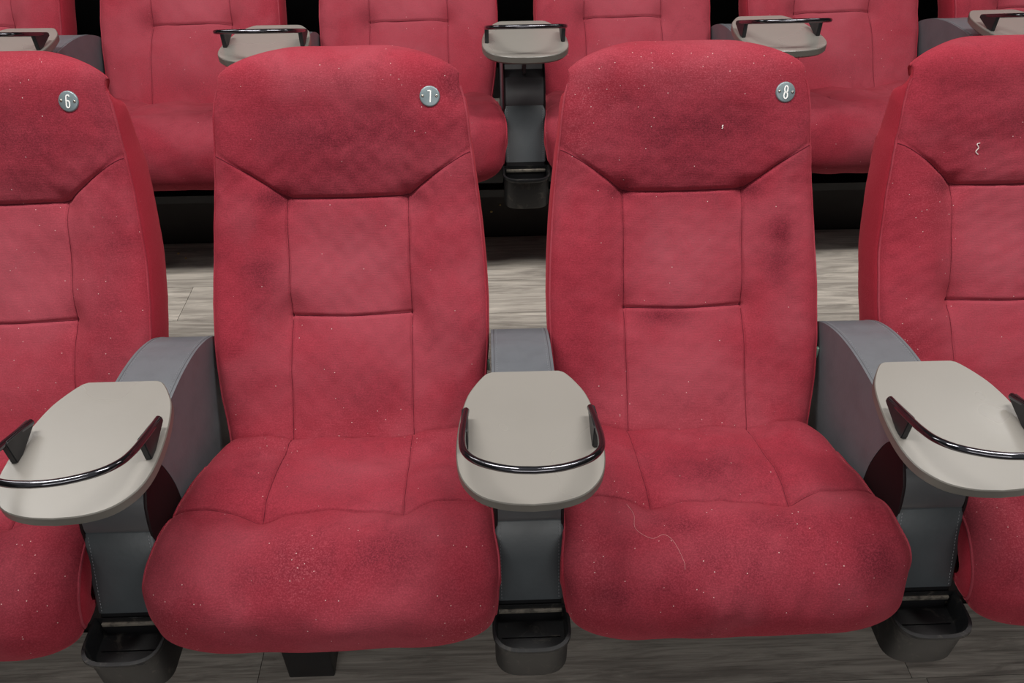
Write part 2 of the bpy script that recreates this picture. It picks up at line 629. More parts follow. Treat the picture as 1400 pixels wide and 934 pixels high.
def cushion_mesh(name, seed, soil_shade=(), fade=(), dust=(), nu=190, nv=240, wob=1.0):
    rng = np.random.RandomState(seed + 100)
    prof, S0 = resample(CPROF, nv * 4)
    q = dense(np.linspace(0, 1, nv), [CSEAM / S0[-1]], 0.03, 2.5)
    S = q * S0[-1]
    prof = np.stack([np.interp(S, S0, prof[:, k]) for k in (0, 1)], 1)
    py, pz = prof[:, 0], prof[:, 1]
    U = S - CSEAM
    wf = np.interp(U, [-0.29, -0.235, -0.16, -0.117, 0.0, 0.055, 0.10, 0.14, S0[-1] - CSEAM - 0.09, S0[-1] - CSEAM],
                   [0.205, 0.224, 0.240, 0.247, 0.253, 0.256, 0.262, 0.264, 0.258, 0.238])
    s = np.linspace(-1, 1, nu)
    s = dense(s, [-0.436, 0.436], 0.03, 2.2)
    X = wf[:, None] * s[None, :]
    ax = np.abs(X)
    Sg = np.repeat(S[:, None], nu, 1)
    Y = np.repeat(py[:, None], nu, 1)
    Z = np.repeat(pz[:, None], nu, 1)
    fr = sstep(0.05, 0.20, Sg - CSEAM)
    # bowed front and rounded lower corners
    Y = Y - 0.012 * (1 - (X / 0.26) ** 2) * fr + 0.018 * (ax / 0.26) ** 6 * fr
    low = sstep(0.17, 0.33, Sg - CSEAM)
    Z = Z + (0.020 * (X / 0.26) ** 2 + 0.018 * sstep(0.17, 0.265, ax) ** 1.5) * low
    P = np.stack([X, Y, Z], 2)
    N = -normals_of(P)
    if N[int(nv * 0.45), nu // 2, 2] < 0:
        N = -N
    cy = CSEAM
    kx = 0.112
    d_v = np.minimum(seg_dist(X, Sg, [(-kx - 0.004, -0.1), (-kx, cy)]), seg_dist(X, Sg, [(kx - 0.004, -0.1), (kx, cy)]))
    cr = [(-0.3, cy + 0.002), (-0.2, cy - 0.006), (-kx, cy + 0.004), (0, cy - 0.003), (kx, cy + 0.003), (0.2, cy - 0.006), (0.3, cy + 0.004)]
    d_c = seg_dist(X, Sg, cr)
    ahead = Sg > cy
    D = 0.013 * sstep(kx - 0.03, kx + 0.06, ax) * (1 - 0.6 * sstep(cy, cy + 0.1, Sg)) * sstep(-0.27, -0.2, Sg - cy)
    D += 0.0045 * (1 - np.exp(-d_v / 0.03))
    D += np.where(ahead, 0.012 * (1 - np.exp(-d_c / 0.035)) * np.exp(-(d_c / 0.12) ** 2), 0.004 * (1 - np.exp(-d_c / 0.03)))
    D -= 0.0028 * np.exp(-(d_v / 0.0024) ** 2) + 0.0036 * np.exp(-(d_c / 0.003) ** 2)
    for sx in (-1, 1):
        D -= 0.011 * np.exp(-(((X - sx * kx) / 0.030) ** 2 + ((Sg - cy - 0.000) / 0.026) ** 2))
    D += (lumps(X, Sg, rng, 0.0034 * wob, 0.14) + lumps(X, Sg, rng, 0.0009 * wob, 0.05)) * (1 - 0.8 * sstep(cy + 0.16, cy + 0.25, Sg))
    edge = wf[:, None] * (1 - np.abs(s[None, :]))
    D -= 0.018 * np.exp(-edge / 0.013)
    P = P + N * D[..., None]
    wear_shade = np.zeros(X.shape + (4,)); wear_shade[..., 3] = 1
    U = Sg - cy                       # distance ahead of the cross seam
    wear_shade[..., 0] = np.clip(blobs(X, U, soil_shade) + 0.32 * (1 - sstep(0.10, 0.24, U)), 0, 1)  # even term darkens the cushion top in colour, offsetting strong light there
    wear_shade[..., 1] = np.clip(blobs(X, U, fade), 0, 1)
    wear_shade[..., 2] = np.clip(blobs(X, U, dust), 0, 1)
    dirs = np.zeros_like(P)
    # boxing goes down for the top, back for the front face
    k = np.clip(sstep(0.08, 0.27, Sg - CSEAM), 0, 1)
    dirs[..., 2] = -(1 - k) * 1.0
    dirs[..., 1] = k * 1.0
    dirs /= np.linalg.norm(dirs, axis=2, keepdims=True) + 1e-9
    # blend towards inside so both skins meet
    me, border = shell_mesh(name, P, dirs, [0.004, 0.012, 0.028, 0.045, 0.06, 0.07], [0.0015, 0.003, 0.003, 0.0, -0.006, -0.018], None, wear_shade)
    seams = [[(-kx - 0.004 * (cy - u) / cy, u) for u in np.linspace(cy - 0.245, cy + 0.003, 60)], [(kx - 0.004 * (cy - u) / cy, u) for u in np.linspace(cy - 0.245, cy + 0.002, 60)],
             [(x, float(np.interp(x, [p[0] for p in cr], [p[1] for p in cr]))) for x in np.linspace(-0.255, 0.255, 120)]]
    return me, border, (P, s, wf, S), seams


# ------------------------------------------------------------------ seat
SURF = {}
CSURF = {}


def polyline_strip(pts, width, z=0.0, thick=0.0006):
    """flat ribbon strokes in the local XZ plane (facing -Y)"""
    bm = bmesh.new()
    n = len(pts)
    L, R = [], []
    for i, (x, h) in enumerate(pts):
        a = Vector(pts[max(i - 1, 0)]); b = Vector(pts[min(i + 1, n - 1)])
        t = (b - a).normalized()
        nx, nh = -t.y * width / 2, t.x * width / 2
        L.append(((x + nx), (h + nh))); R.append(((x - nx), (h - nh)))
    fl = [bm.verts.new((p[0], -thick, p[1])) for p in L]
    fr = [bm.verts.new((p[0], -thick, p[1])) for p in R]
    bl = [bm.verts.new((p[0], 0, p[1])) for p in L]
    br = [bm.verts.new((p[0], 0, p[1])) for p in R]
    for i in range(n - 1):
        bm.faces.new((fl[i], fl[i + 1], fr[i + 1], fr[i]))
        bm.faces.new((fl[i], bl[i], bl[i + 1], fl[i + 1]))
        bm.faces.new((fr[i + 1], br[i + 1], br[i], fr[i]))
    bm.faces.new((fl[0], fr[0], br[0], bl[0]))
    bm.faces.new((fl[-1], bl[-1], br[-1], fr[-1]))
    return bm


def arc(cx, cy, rx, ry, a0, a1, n=12):
    return [(cx + rx * math.cos(math.radians(a0 + (a1 - a0) * i / n)), cy + ry * math.sin(math.radians(a0 + (a1 - a0) * i / n))) for i in range(n + 1)]


GLYPH = {
    '7': [[(-0.0034, 0.0092), (0.0012, 0.0094), (0.0020, 0.0090), (0.0018, 0.004), (0.0010, -0.0105)]],
    '8': [arc(0, 0.0050, 0.0030, 0.0056, -90, 270, 24), arc(-0.0002, -0.0056, 0.0033, 0.0056, -90, 270, 24)],
    '6': [arc(0.0003, 0.0066, 0.0030, 0.0040, 20, 180, 10) + [(-0.0027, 0.002), (-0.0026, -0.006)] + arc(0.0004, -0.0060, 0.0030, 0.0048, 180, 360, 12) + arc(0.0004, -0.0034, 0.0030, 0.0045, 0, 150, 12)],
}


def number_plate(root, digit, x, z, rollang):
    # the disc lies on the face of the head cushion
    sf = SURF[root.name]
    c0 = Vector(on_surface(sf, x, z))
    e1 = Vector(on_surface(sf, x + 0.014, z)) - Vector(on_surface(sf, x - 0.014, z))
    e2 = Vector(on_surface(sf, x, z + 0.014)) - Vector(on_surface(sf, x, z - 0.014))
    e1.normalize()
    nrm = e1.cross(e2).normalized()
    if nrm.y > 0:
        nrm = -nrm
    zz = (e2 - nrm * e2.dot(nrm)).normalized()
    yy = -nrm
    xx = yy.cross(zz)
    bm = bmesh.new()
    r = 0.0180
    prof = [(0, -0.0022), (r - 0.0022, -0.0022), (r - 0.0008, -0.0016), (r, -0.0004), (r, 0.009)]
    rings = []
    for (rad, dy) in prof[1:]:
        rings.append([bm.verts.new((rad * math.cos(2 * math.pi * k / 40), dy, rad * math.sin(2 * math.pi * k / 40))) for k in range(40)])
    c = bm.verts.new((0, -0.0022, 0))
    for k in range(40):
        bm.faces.new((c, rings[0][k], rings[0][(k + 1) % 40]))
        for i in range(len(rings) - 1):
            bm.faces.new((rings[i][k], rings[i + 1][k], rings[i + 1][(k + 1) % 40], rings[i][(k + 1) % 40]))
    p = from_bm('number_plate', bm, PLATE, root, None, True, 40)
    mt = Matrix((xx, yy, zz)).transposed().to_4x4()
    mt.translation = c0 + nrm * 0.0006
    p.matrix_local = mt @ Matrix.Rotation(rollang, 4, 'Y')
    for sx in (-1, 1):
        b2 = bmesh.new()
        bmesh.ops.create_uvsphere(b2, u_segments=12, v_segments=8, radius=0.0025)
        bmesh.ops.scale(b2, vec=(1, 0.55, 1), verts=b2.verts)
        rv = from_bm('rivet', b2, RIVET, p)
        rv.location = (sx * 0.0122, -0.0024, 0.0006)
    b3 = bmesh.new()
    for st in GLYPH[digit]:
        tmp = polyline_strip(st, 0.0021)
        me = bpy.data.meshes.new('tmp'); tmp.to_mesh(me); tmp.free(); b3.from_mesh(me); bpy.data.meshes.remove(me)
    d = from_bm('number', b3, WHITE, p, None, False)
    d.location = (0, -0.0023, 0)
    return p


def piping(root, border, trim=0.0, name='piping'):
    pts = border - ORG
    # smooth and thin out the border for a welt cord
    sel = pts[::3]
    cord = from_bm(name, tube_bm([tuple(p) for p in sel], 0.0023, 6), VELVET_PLAIN, root)
    return cord


def on_surface(surf, x, h):
    """point of a cushion's skin at lateral x and profile value h"""
    P, s, wv, hv = surf
    n = int(np.argmax(hv)) + 1
    fi = float(np.interp(h, hv[:n], np.arange(n)))
    i = min(int(fi), n - 2); f = fi - i
    wv_ = wv[i] * (1 - f) + wv[i + 1] * f
    fj = float(np.interp(x / wv_, s, np.arange(len(s))))
    j = min(int(fj), len(s) - 2); g = fj - j
    p = (P[i, j] * (1 - g) + P[i, j + 1] * g) * (1 - f) + (P[i + 1, j] * (1 - g) + P[i + 1, j + 1] * g) * f
    return p - ORG


def seam_threads(root, surf, seams, rad0=0.0009):
    for n_, sm in enumerate(seams):
        rad = 0.0006 if n_ < 2 else rad0
        pts = [on_surface(surf, x, h) for x, h in sm]
        from_bm('seam', tube_bm([tuple(p) for p in pts], rad, 5), THREAD, root)


def back_shell(root):
    out = [(0.13, 0.29), (0.20, 0.40), (0.30, 0.52), (0.40, 0.66), (0.468, 0.82), (0.485, 0.88), (0.497, 0.915), (0.512, 0.912), (0.512, 0.86), (0.485, 0.70), (0.40, 0.54), (0.29, 0.40), (0.21, 0.27)]
    c = catmull(out[:6], 4).tolist() + catmull(out[6:], 4).tolist()
    bm = extrude_yz([(y - 0.05, z - 0.225) for y, z in c], -0.165, 0.165, 0.012)
    return from_bm('back_shell', bm, PLASTIC, root)


def seat_base(root):
    # steel pan below the cushion, cross beam and hinge arms
    bm = box_bm(-0.215, 0.215, -0.20 - 0.05, 0.16 - 0.05, 0.318 - 0.225, 0.352 - 0.225, 0.006)
    from_bm('seat_pan', bm, BLACK, root)
    bm = box_bm(-0.2575, 0.2575, -0.085 - 0.05, 0.02 - 0.05, 0.245 - 0.225, 0.300 - 0.225, 0.004)
    from_bm('cross_beam', bm, BLACK, root)
    for sx in (-1, 1):
        bm = box_bm(sx * 0.16 - 0.012, sx * 0.16 + 0.012, -0.10, 0.12, 0.298 - 0.225, 0.322 - 0.225)
        box_bm(sx * 0.16 - 0.012, sx * 0.16 + 0.012, 0.09, 0.13, 0.095, 0.19, bm=bm)
        from_bm('hinge_arm', bm, BLACK, root, None, False)


def make_seat(seed, back_kw, cush_kw, res=1.0):
    root = empty('cinema_seat', (0, 0, 0))
    bme, bb, bs, bseam = backrest_mesh('backrest', seed, nu=int(190 * res), nv=int(290 * res), **back_kw)
    link('backrest', bme, VELVET, root)
    cme, cb, cs_, cseam = cushion_mesh('seat_cushion', seed, nu=int(190 * res), nv=int(240 * res), **cush_kw)
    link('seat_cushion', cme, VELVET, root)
    seam_threads(root, bs, bseam)
    seam_threads(root, cs_, cseam, 0.0007)
    SURF[root.name] = bs
    CSURF[root.name] = (cs_[0], cs_[1], cs_[2], cs_[3] - CSEAM)
    nvb = int(290 * res)
    lo = int(nvb * 0.10); hi = int(nvb * 0.955)
    nb = len(bb)
    sides = [bb[lo:hi], bb[nb - hi:nb - lo]]
    for sd in sides:
        piping(root, sd, name='piping')
    nvc = int(240 * res)
    nc = len(cb)
    lo = int(nvc * 0.22); hi = int(nvc * 0.93)
    for sd in (cb[lo:hi], cb[nc - hi:nc - lo]):
        piping(root, sd, name='piping')
    back_shell(root)
    seat_base(root)
    return root


# ------------------------------------------------------------------ arm unit
AORG = np.array([0.0, 0.05, 0.225])


def L(pts):
    return [(y - AORG[1], z - AORG[2]) for y, z in pts]


def make_arm():
    root = empty('armrest', (0, 0, 0))
    hw = 0.0523
    top = catmull([(0.30, 0.47), (0.275, 0.522), (0.235, 0.561), (0.17, 0.588), (0.10, 0.601), (0.03, 0.604), (-0.04, 0.600), (-0.102, 0.590)], 6).tolist()
    low = catmull([(-0.102, 0.590), (-0.080, 0.560), (-0.067, 0.523), (-0.060, 0.485), (-0.060, 0.44)], 5).tolist()[1:]
    body = top + low + [(-0.05, 0.38), (0.10, 0.33), (0.24, 0.33), (0.30, 0.40)]
    pad = from_bm('arm_pad', extrude_yz(L(body), -hw, hw, 0.009, 4), LEATHER, root, None, True, 50)
    # welt seams and stitching along both top edges
    for sx in (-1, 1):
        pts = [(sx * (hw - 0.0095), y - AORG[1], z - AORG[2] + 0.0003) for y, z in top[6:]]
        bm = bmesh.new()
        # dashes
        cur = np.array(pts)
        rs, S = resample(cur, int(0.36 / 0.0028))
        for i in range(0, len(rs) - 2, 2):
            tube_bm([rs[i], rs[i + 1]], 0.00055, 4, bm)
        o = from_bm('stitching', bm, STITCH, root, None, False)
        tag(o, kind='stuff')
        from_bm('welt', tube_bm([(p[0] + sx * 0.0045, p[1], p[2] - 0.0012) for p in pts], 0.0012, 6), LEATHER_DARK, root)
    # quarter-round plastic cheeks on both sides
    arc_in = catmull([(-0.104, 0.592), (-0.082, 0.562), (-0.069, 0.523), (-0.062, 0.485), (-0.062, 0.44)], 6).tolist()
    front = [(-0.062, 0.40), (-0.12, 0.40), (-0.16, 0.43), (-0.172, 0.470), (-0.1675, 0.508), (-0.156, 0.545), (-0.135, 0.573)]
    for sx in (-1, 1):
        x0, x1 = (hw - 0.004, hw + 0.0005) if sx > 0 else (-hw - 0.0005, -hw + 0.004)
        from_bm('side_cheek', extrude_yz(L(arc_in + front), x0, x1, 0.0012, 2), MAROON, root)
    # curved front cover, hollow at its top where the tray pivots
    fc = [(-0.095, 0.588), (-0.100, 0.572), (-0.128, 0.567)] + catmull([(-0.140, 0.565), (-0.152, 0.551), (-0.161, 0.530), (-0.1655, 0.508), (-0.163, 0.494)], 6).tolist()
    fcb = [(-0.155, 0.492), (-0.09, 0.50), (-0.085, 0.57)]
    from_bm('front_cover', extrude_yz(L(fc + fcb), -hw + 0.0045, hw - 0.0045), COVER, root)
    bm = tube_bm([(0, -0.128 - AORG[1], 0.562 - AORG[2]), (0, -0.128 - AORG[1], 0.636 - AORG[2])], 0.0045, 12)
    from_bm('pivot_pin', bm, CHROME, root)
    bm = bmesh.new()
    box_bm(-0.040, 0.040, -0.18 - 0.05, -0.03 - 0.05, 0.630 - 0.225, 0.6415 - 0.225, bm=bm)
    from_bm('pivot_plate', bm, BLACK, root, None, False)
    bm = tube_bm([(0, -0.07 - AORG[1], 0.575 - AORG[2]), (0, -0.07 - AORG[1], 0.634 - AORG[2])], 0.019, 20)
    from_bm('pivot_column', bm, BLACK, root)
    # leather-covered post
    post = [(-0.1615, 0.5045), (-0.167, 0.501), (-0.192, 0.440), (-0.2185, 0.3735), (-0.19, 0.3735), (-0.12, 0.41), (-0.115, 0.50)]
    from_bm('post_panel', extrude_yz(L(post), -hw - 0.0002, hw + 0.0002, 0.006, 3), LEATHER_DARK, root, None, True, 50)
    for sx in (-1, 1):
        a = np.array([(sx * (hw - 0.0075), -0.1675 - 0.05, 0.497 - 0.225), (sx * (hw - 0.0075), -0.2165 - 0.05, 0.378 - 0.225)])
        rs, S = resample(a, 46)
        bm = bmesh.new()
        for i in range(0, 45, 2):
            tube_bm([rs[i] + [0, -0.0012, 0], rs[i + 1] + [0, -0.0012, 0]], 0.0005, 4, bm)
        tag(from_bm('stitching', bm, STITCH, root, None, False), kind='stuff')
    # black foot of the post and the open scoop-shaped holder
    foot = [(-0.19, 0.374), (-0.2165, 0.374), (-0.222, 0.352), (-0.226, 0.330), (-0.20, 0.29), (-0.10, 0.29), (-0.08, 0.374)]
    from_bm('post_foot', extrude_yz(L(foot), -0.0500, 0.0500, 0.003, 2), BLACK, root)
    cup(root)
    # steel upright behind the post, down to the platform
    bm = box_bm(-0.032, 0.032, -0.02 - 0.05, 0.09 - 0.05, 0.0, 0.13)
    from_bm('upright', bm, BLACK, root, None, False)
    bm = box_bm(-0.045, 0.045, -0.03 - 0.05, 0.16 - 0.05, 0.0, 0.008, 0.002)
    from_bm('base_plate', bm, BLACK, root)
    tray(root)
    return root


def cup(root):
    root_l = Vector((0, -AORG[1], -AORG[2]))
    # D-shaped outline seen from above: straight back, elliptical front
    def outline(hw, yb, yf, n=18):
        pts = [(-hw, yb)]
        ys = yb - (yb - yf) * 0.50
        for i in range(n + 1):
            a = math.pi + math.pi * i / n
            ca, sa = math.cos(a), math.sin(a)
            pts.append((hw * math.copysign(abs(ca) ** 0.62, ca), ys + (ys - yf) * math.copysign(abs(sa) ** 0.85, sa)))
        pts.append((hw, yb))
        return pts
    levels = [  # hw, yb, yf, z   outside going down, then inside going up
        (0.0600, -0.221, -0.303, 0.3655), (0.0605, -0.221, -0.304, 0.3610), (0.0590, -0.221, -0.302, 0.3570), (0.0565, -0.221, -0.297, 0.3560), (0.0570, -0.221, -0.294, 0.2840), (0.0562, -0.221, -0.292, 0.2790)]
    inner = [(0.0520, -0.2225, -0.288, 0.3300), (0.0535, -0.2225, -0.291, 0.3340), (0.0535, -0.2225, -0.293, 0.3560), (0.0560, -0.2225, -0.297, 0.3655)]
    bm = bmesh.new()
    rings = []
    for hw, yb, yf, z in levels + inner:
        rings.append([bm.verts.new(Vector((x, y, z)) + root_l) for x, y in outline(hw, yb, yf)])
    n = len(rings[0])
    L_ = len(levels)
    seq = rings[:L_]
    for a, b in zip(seq, seq[1:]):
        for i in range(n):
            bm.faces.new((a[i], a[(i + 1) % n], b[(i + 1) % n], b[i]))
    bm.faces.new(seq[-1])
    seq = rings[L_:]
    bm.faces.new(seq[0][::-1])
    for a, b in zip(seq, seq[1:]):
        for i in range(n):
            bm.faces.new((a[i], a[(i + 1) % n], b[(i + 1) % n], b[i]))
    a, b = rings[-1], rings[0]
    for i in range(n):
        bm.faces.new((a[i], a[(i + 1) % n], b[(i + 1) % n], b[i]))
    c = from_bm('cup_holder', bm, CUP, root, None, True, 40)
    # divider ribs on the holder's floor and its worn rear lip
    rb = bmesh.new()
    box_bm(-0.045, 0.045, -0.258 - 0.05, -0.256 - 0.05, 0.330 - 0.225, 0.333 - 0.225, bm=rb)
    from_bm('floor_rib', rb, CUP, c, None, False)
    lip = box_bm(-0.050, 0.050, -0.2265 - 0.05, -0.2205 - 0.05, 0.349 - 0.225, 0.3560 - 0.225, 0.001)
    o = from_bm('rear_lip', lip, WORNLIP, c)
    o['label'] = 'scuffed pale grey rear lip'
    return c


WORNLIP = simple('scuffed_lip', srgb(128, 122, 112), 0.5, 0.4, nscale=90, var=0.3, col2=srgb(50, 48, 46))


def tray_outline(grow=0.0, n=10):
    half = [(0.0, 0.0), (0.046, 0.0), (0.0555, -0.0015), (0.064, -0.008), (0.078, -0.030), (0.091, -0.060), (0.1005, -0.110), (0.1040, -0.160), (0.1010, -0.200), (0.0900, -0.2290), (0.0680, -0.2520), (0.036, -0.2640), (0.0, -0.2675)]
    c = catmull(half, 4)
    pts = [(x, y) for x, y in c]
    full = pts + [(-x, y) for x, y in pts[::-1][1:-1]]
    if grow:
        cx, cy = 0, -0.14
        out = []
        m = len(full)
        for i in range(m):
            a = Vector(full[i - 1]); b = Vector(full[(i + 1) % m])
            t = (b - a).normalized()
            nn = Vector((t.y, -t.x))
            p = Vector(full[i])
            if nn.dot(p - Vector((cx, cy))) < 0:
                nn = -nn
            out.append(tuple(p + nn * grow))
        return out
    return full


def tray(root):
    t = bmesh.new()
    z1 = 0.660; z0 = 0.642
    lv = [(-0.0014, z1, 0), (0.0, z1 - 0.0014, 1), (0.0, z0 + 0.004, 1), (-0.004, z0, 1)]
    rings = []
    for g, z, m in lv:
        rings.append([t.verts.new((x, y - AORG[1], z - AORG[2])) for x, y in tray_outline(g)])
    n = len(rings[0])
    for a, b in zip(rings, rings[1:]):
        for i in range(n):
            f = t.faces.new((a[i], a[(i + 1) % n], b[(i + 1) % n], b[i]))
            f.material_index = 1
    topf = t.faces.new(rings[0])
    bot = t.faces.new(rings[-1][::-1])
    bot.material_index = 1
    o = from_bm('tray', t, TRAYTOP, root, None, True, 30)
    o.data.materials.append(TRAYEDGE)
    # guard rail, rising from its two ends towards the front
    def zr(y):
        return 0.677 + 0.315 * (-0.104 - y)
    half = [(0.0900, -0.104), (0.0915, -0.130), (0.0930, -0.165), (0.0930, -0.195), (0.0885, -0.222), (0.0740, -0.244), (0.050, -0.2595), (0.025, -0.2680), (0.0, -0.2705)]
    c = catmull(half, 5)
    path = [(x, y - AORG[1], zr(y) - AORG[2]) for x, y in c] + [(-x, y - AORG[1], zr(y) - AORG[2]) for x, y in c[::-1][1:]]
    r = from_bm('guard_rail', tube_bm(path, 0.0050, 14), CHROME, o)
    for sx in (-1, 1):
        # tapering fin that carries the end of the rail
        bm = bmesh.new()
        xs = sx * 0.0915
        pr = [(-0.1035, zr(-0.1035) + 0.0045), (-0.166, zr(-0.166) + 0.0035), (-0.170, zr(-0.170)), (-0.168, z1 - 0.0005), (-0.150, z1 - 0.0005), (-0.1035, zr(-0.1035) - 0.0035)]
        a = [bm.verts.new((xs - 0.0048, y - AORG[1], z - AORG[2])) for y, z in pr]
        b = [bm.verts.new((xs + 0.0048, y - AORG[1], z - AORG[2])) for y, z in pr]
        bm.faces.new(a); bm.faces.new(b[::-1])
        for i in range(len(pr)):
            bm.faces.new((a[i], b[i], b[(i + 1) % len(pr)], a[(i + 1) % len(pr)]))
        bmesh.ops.bevel(bm, geom=bm.edges[:], offset=0.0014, segments=2, affect='EDGES')
        from_bm('rail_bracket', bm, RUBBER, o, None, True, 40)
    return o


# ------------------------------------------------------------------ the platforms
FR = 0.0
Z1, Z2 = 0.175, 0.35
YR = -0.045                     # riser line of the front row
DY = 1.1697


def slab(name, x0, x1, y0, y1, z0, z1, mat, kind='structure', parent=None):
    o = from_bm(name, box_bm(x0, x1, y0, y1, z0, z1), mat, parent, None, False)
    if kind:
        o['kind'] = kind
    return o


XW = 3.4
ROT2 = 0.0119
fl = slab('floor', -XW, XW, -3.6, 2.3, -0.10, -0.004, RISER)
slab('trim_1', -XW, XW, YR + 0.02, 2.3, -0.004, Z1 - 0.006, RISER)
pm = {}


def planks(y0, y1, z, xa, xb, seed, width=0.152, length=1.22):
    rr = random.Random(seed)
    y = y0
    row = 0
    while y < y1 - 0.005:
        yb = min(y + width, y1)
        x = xa - rr.uniform(0, length)
        while x < xb:
            x0, x1 = max(x, xa), min(x + length, xb)
            if x1 - x0 > 0.02:
                lx = round(x1 - x0, 2); ly = round(yb - y, 4)
                key = (lx, ly)
                if key not in pm:
                    bm = box_bm(-lx / 2 + 0.0007, lx / 2 - 0.0007, -ly / 2 + 0.0006, ly / 2 - 0.0006, -0.004, 0.0)
                    me = bpy.data.meshes.new('plank')
                    bm.to_mesh(me); bm.free()
                    me.materials.append(WOOD)
                    pm[key] = me
                o = bpy.data.objects.new('plank', pm[key])
                COL.objects.link(o)
                o.parent = fl
                o.location = ((x0 + x1) / 2, (y + yb) / 2, z)
            x += length
        y = yb
        row += 1


planks(YR - 0.152 * 5, YR, 0.0, -XW, XW, 3)
planks(YR + 0.024, YR + DY - 0.004, Z1, -XW, XW, 5)
# riser of the second row and its platform, turned a touch as that row is
r2 = slab('trim_2', -XW, XW, YR + DY + 0.0, 2.3, Z1, Z2 - 0.006, RISER)
planks(YR + DY + 0.024, 1.75, Z2, -XW, XW, 9)
# aluminium-dark nosings
slab('trim_3', -XW, XW, YR - 0.042, YR + 0.024, Z1 - 0.022, Z1 + 0.001, BLACK)
slab('trim_4', -XW, XW, YR + DY - 0.042, YR + DY + 0.024, Z2 - 0.022, Z2 + 0.001, BLACK)
slab('wall_back', -XW, XW, 2.06, 2.16, 0.0, 3.3, WALLM)
slab('wall_left', -XW - 0.1, -XW, -3.6, 2.16, 0.0, 3.3, WALLM)
slab('wall_right', XW, XW + 0.1, -3.6, 2.16, 0.0, 3.3, WALLM)

# ------------------------------------------------------------------ front row
# blobs: x, height, rx, rh, strength
HEAD = [(0, 0.87, 0.20, 0.06, 0.9), (0, 0.81, 0.14, 0.05, 0.75)]  # head grime, deepened to paint in the darker shading of the front
HEAD_EDGE = [(0.205, 0.945, 0.03, 0.03, 0.9)]
MIDF = [(0, 0.66, 0.12, 0.13, 0.85), (0, 0.50, 0.10, 0.07, 0.5), (0.18, 0.62, 0.05, 0.15, 0.3)]
TOPD = [(0, 0.955, 0.18, 0.02, 0.55), (0.17, 0.93, 0.05, 0.03, 0.5)]
seats = {}
seats[6] = make_seat(61, dict(soil_shade=HEAD + [(0.081, 0.884, 0.12, 0.07, 0.5), (0.205, 0.90, 0.03, 0.12, 0.55), (0.183, 0.578, 0.03, 0.09, 0.35), (0.2, 0.72, 0.03, 0.08, 0.4)], fade=MIDF, dust=[(0.05, 0.99, 0.12, 0.03, 0.7), (0.1, 0.62, 0.14, 0.2, 0.25)]),
                     dict(soil_shade=[(0.1, 0.1, 0.1, 0.08, 0.3)], fade=[(0.15, 0.12, 0.05, 0.05, 0.5)], dust=[(0.2, 0.13, 0.05, 0.1, 0.3)]))
seats[7] = make_seat(72, dict(soil_shade=HEAD + HEAD_EDGE + [(-0.162, 0.647, 0.030, 0.034, 0.8), (-0.165, 0.60, 0.024, 0.03, 0.5), (-0.132, 0.765, 0.034, 0.018, 1.0), (0.0, 0.79, 0.12, 0.03, 0.45), (0.12, 0.765, 0.03, 0.015, 0.6), (0.02, 0.47, 0.06, 0.03, 0.35)],  # includes darker spots at the ends of the head seam
                              fade=MIDF + [(-0.18, 0.74, 0.03, 0.05, 0.3)], dust=TOPD + [(0, 0.42, 0.2, 0.03, 0.3)]),
                     dict(soil_shade=[(-0.02, 0.105, 0.10, 0.04, 0.35), (0.09, 0.09, 0.07, 0.035, 0.55), (-0.15, -0.11, 0.05, 0.05, 0.4), (0.08, 0.26, 0.05, 0.02, 0.4)],
                          fade=[(0, -0.1, 0.10, 0.07, 0.55), (-0.14, 0.07, 0.07, 0.04, 0.6), (0.15, 0.06, 0.07, 0.04, 0.5), (0, 0.2, 0.2, 0.05, 0.35)],
                          dust=[(-0.03, 0.11, 0.045, 0.05, 0.95), (0.2, 0.21, 0.05, 0.05, 0.9), (-0.22, 0.2, 0.04, 0.06, 0.8), (0, 0.15, 0.25, 0.12, 0.25), (-0.16, -0.2, 0.08, 0.05, 0.6), (0.18, -0.2, 0.08, 0.04, 0.5)]))
seats[8] = make_seat(83, dict(soil_shade=HEAD + [(0.0, 0.87, 0.2, 0.08, 0.75), (0.179, 0.69, 0.024, 0.032, 1.0), (0.174, 0.645, 0.026, 0.03, 0.85), (-0.038, 0.571, 0.045, 0.014, 1.0), (-0.115, 0.763, 0.03, 0.016, 0.95), (0.12, 0.764, 0.028, 0.014, 0.85), (0, 0.757, 0.1, 0.008, 0.5), (-0.19, 0.52, 0.04, 0.06, 0.35), (0.2, 0.87, 0.04, 0.06, 0.5)],  # includes darker spots and a thin dark line along the head seam
                              fade=MIDF, dust=[(-0.17, 0.93, 0.06, 0.05, 0.95), (0, 0.955, 0.18, 0.03, 0.8), (-0.2, 0.87, 0.03, 0.06, 0.8), (0, 0.42, 0.2, 0.04, 0.4)]),
                     dict(soil_shade=[(0.0, -0.09, 0.09, 0.06, 0.65), (-0.08, 0.06, 0.05, 0.025, 0.5), (0.06, 0.06, 0.05, 0.025, 0.55), (0.2, 0.13, 0.035, 0.035, 0.7), (0.0, 0.12, 0.2, 0.07, 0.35), (-0.19, 0.15, 0.04, 0.04, 0.4), (-0.05, 0.23, 0.05, 0.02, 0.45)],
                          fade=[(0.16, 0.02, 0.05, 0.03, 0.6), (-0.15, 0.05, 0.05, 0.03, 0.5), (0.14, 0.17, 0.05, 0.04, 0.4)],
                          dust=[(0, 0.1, 0.25, 0.12, 0.2), (0.12, 0.24, 0.06, 0.03, 0.6), (-0.22, 0.15, 0.03, 0.1, 0.6), (-0.17, 0.0, 0.07, 0.04, 0.4)]))
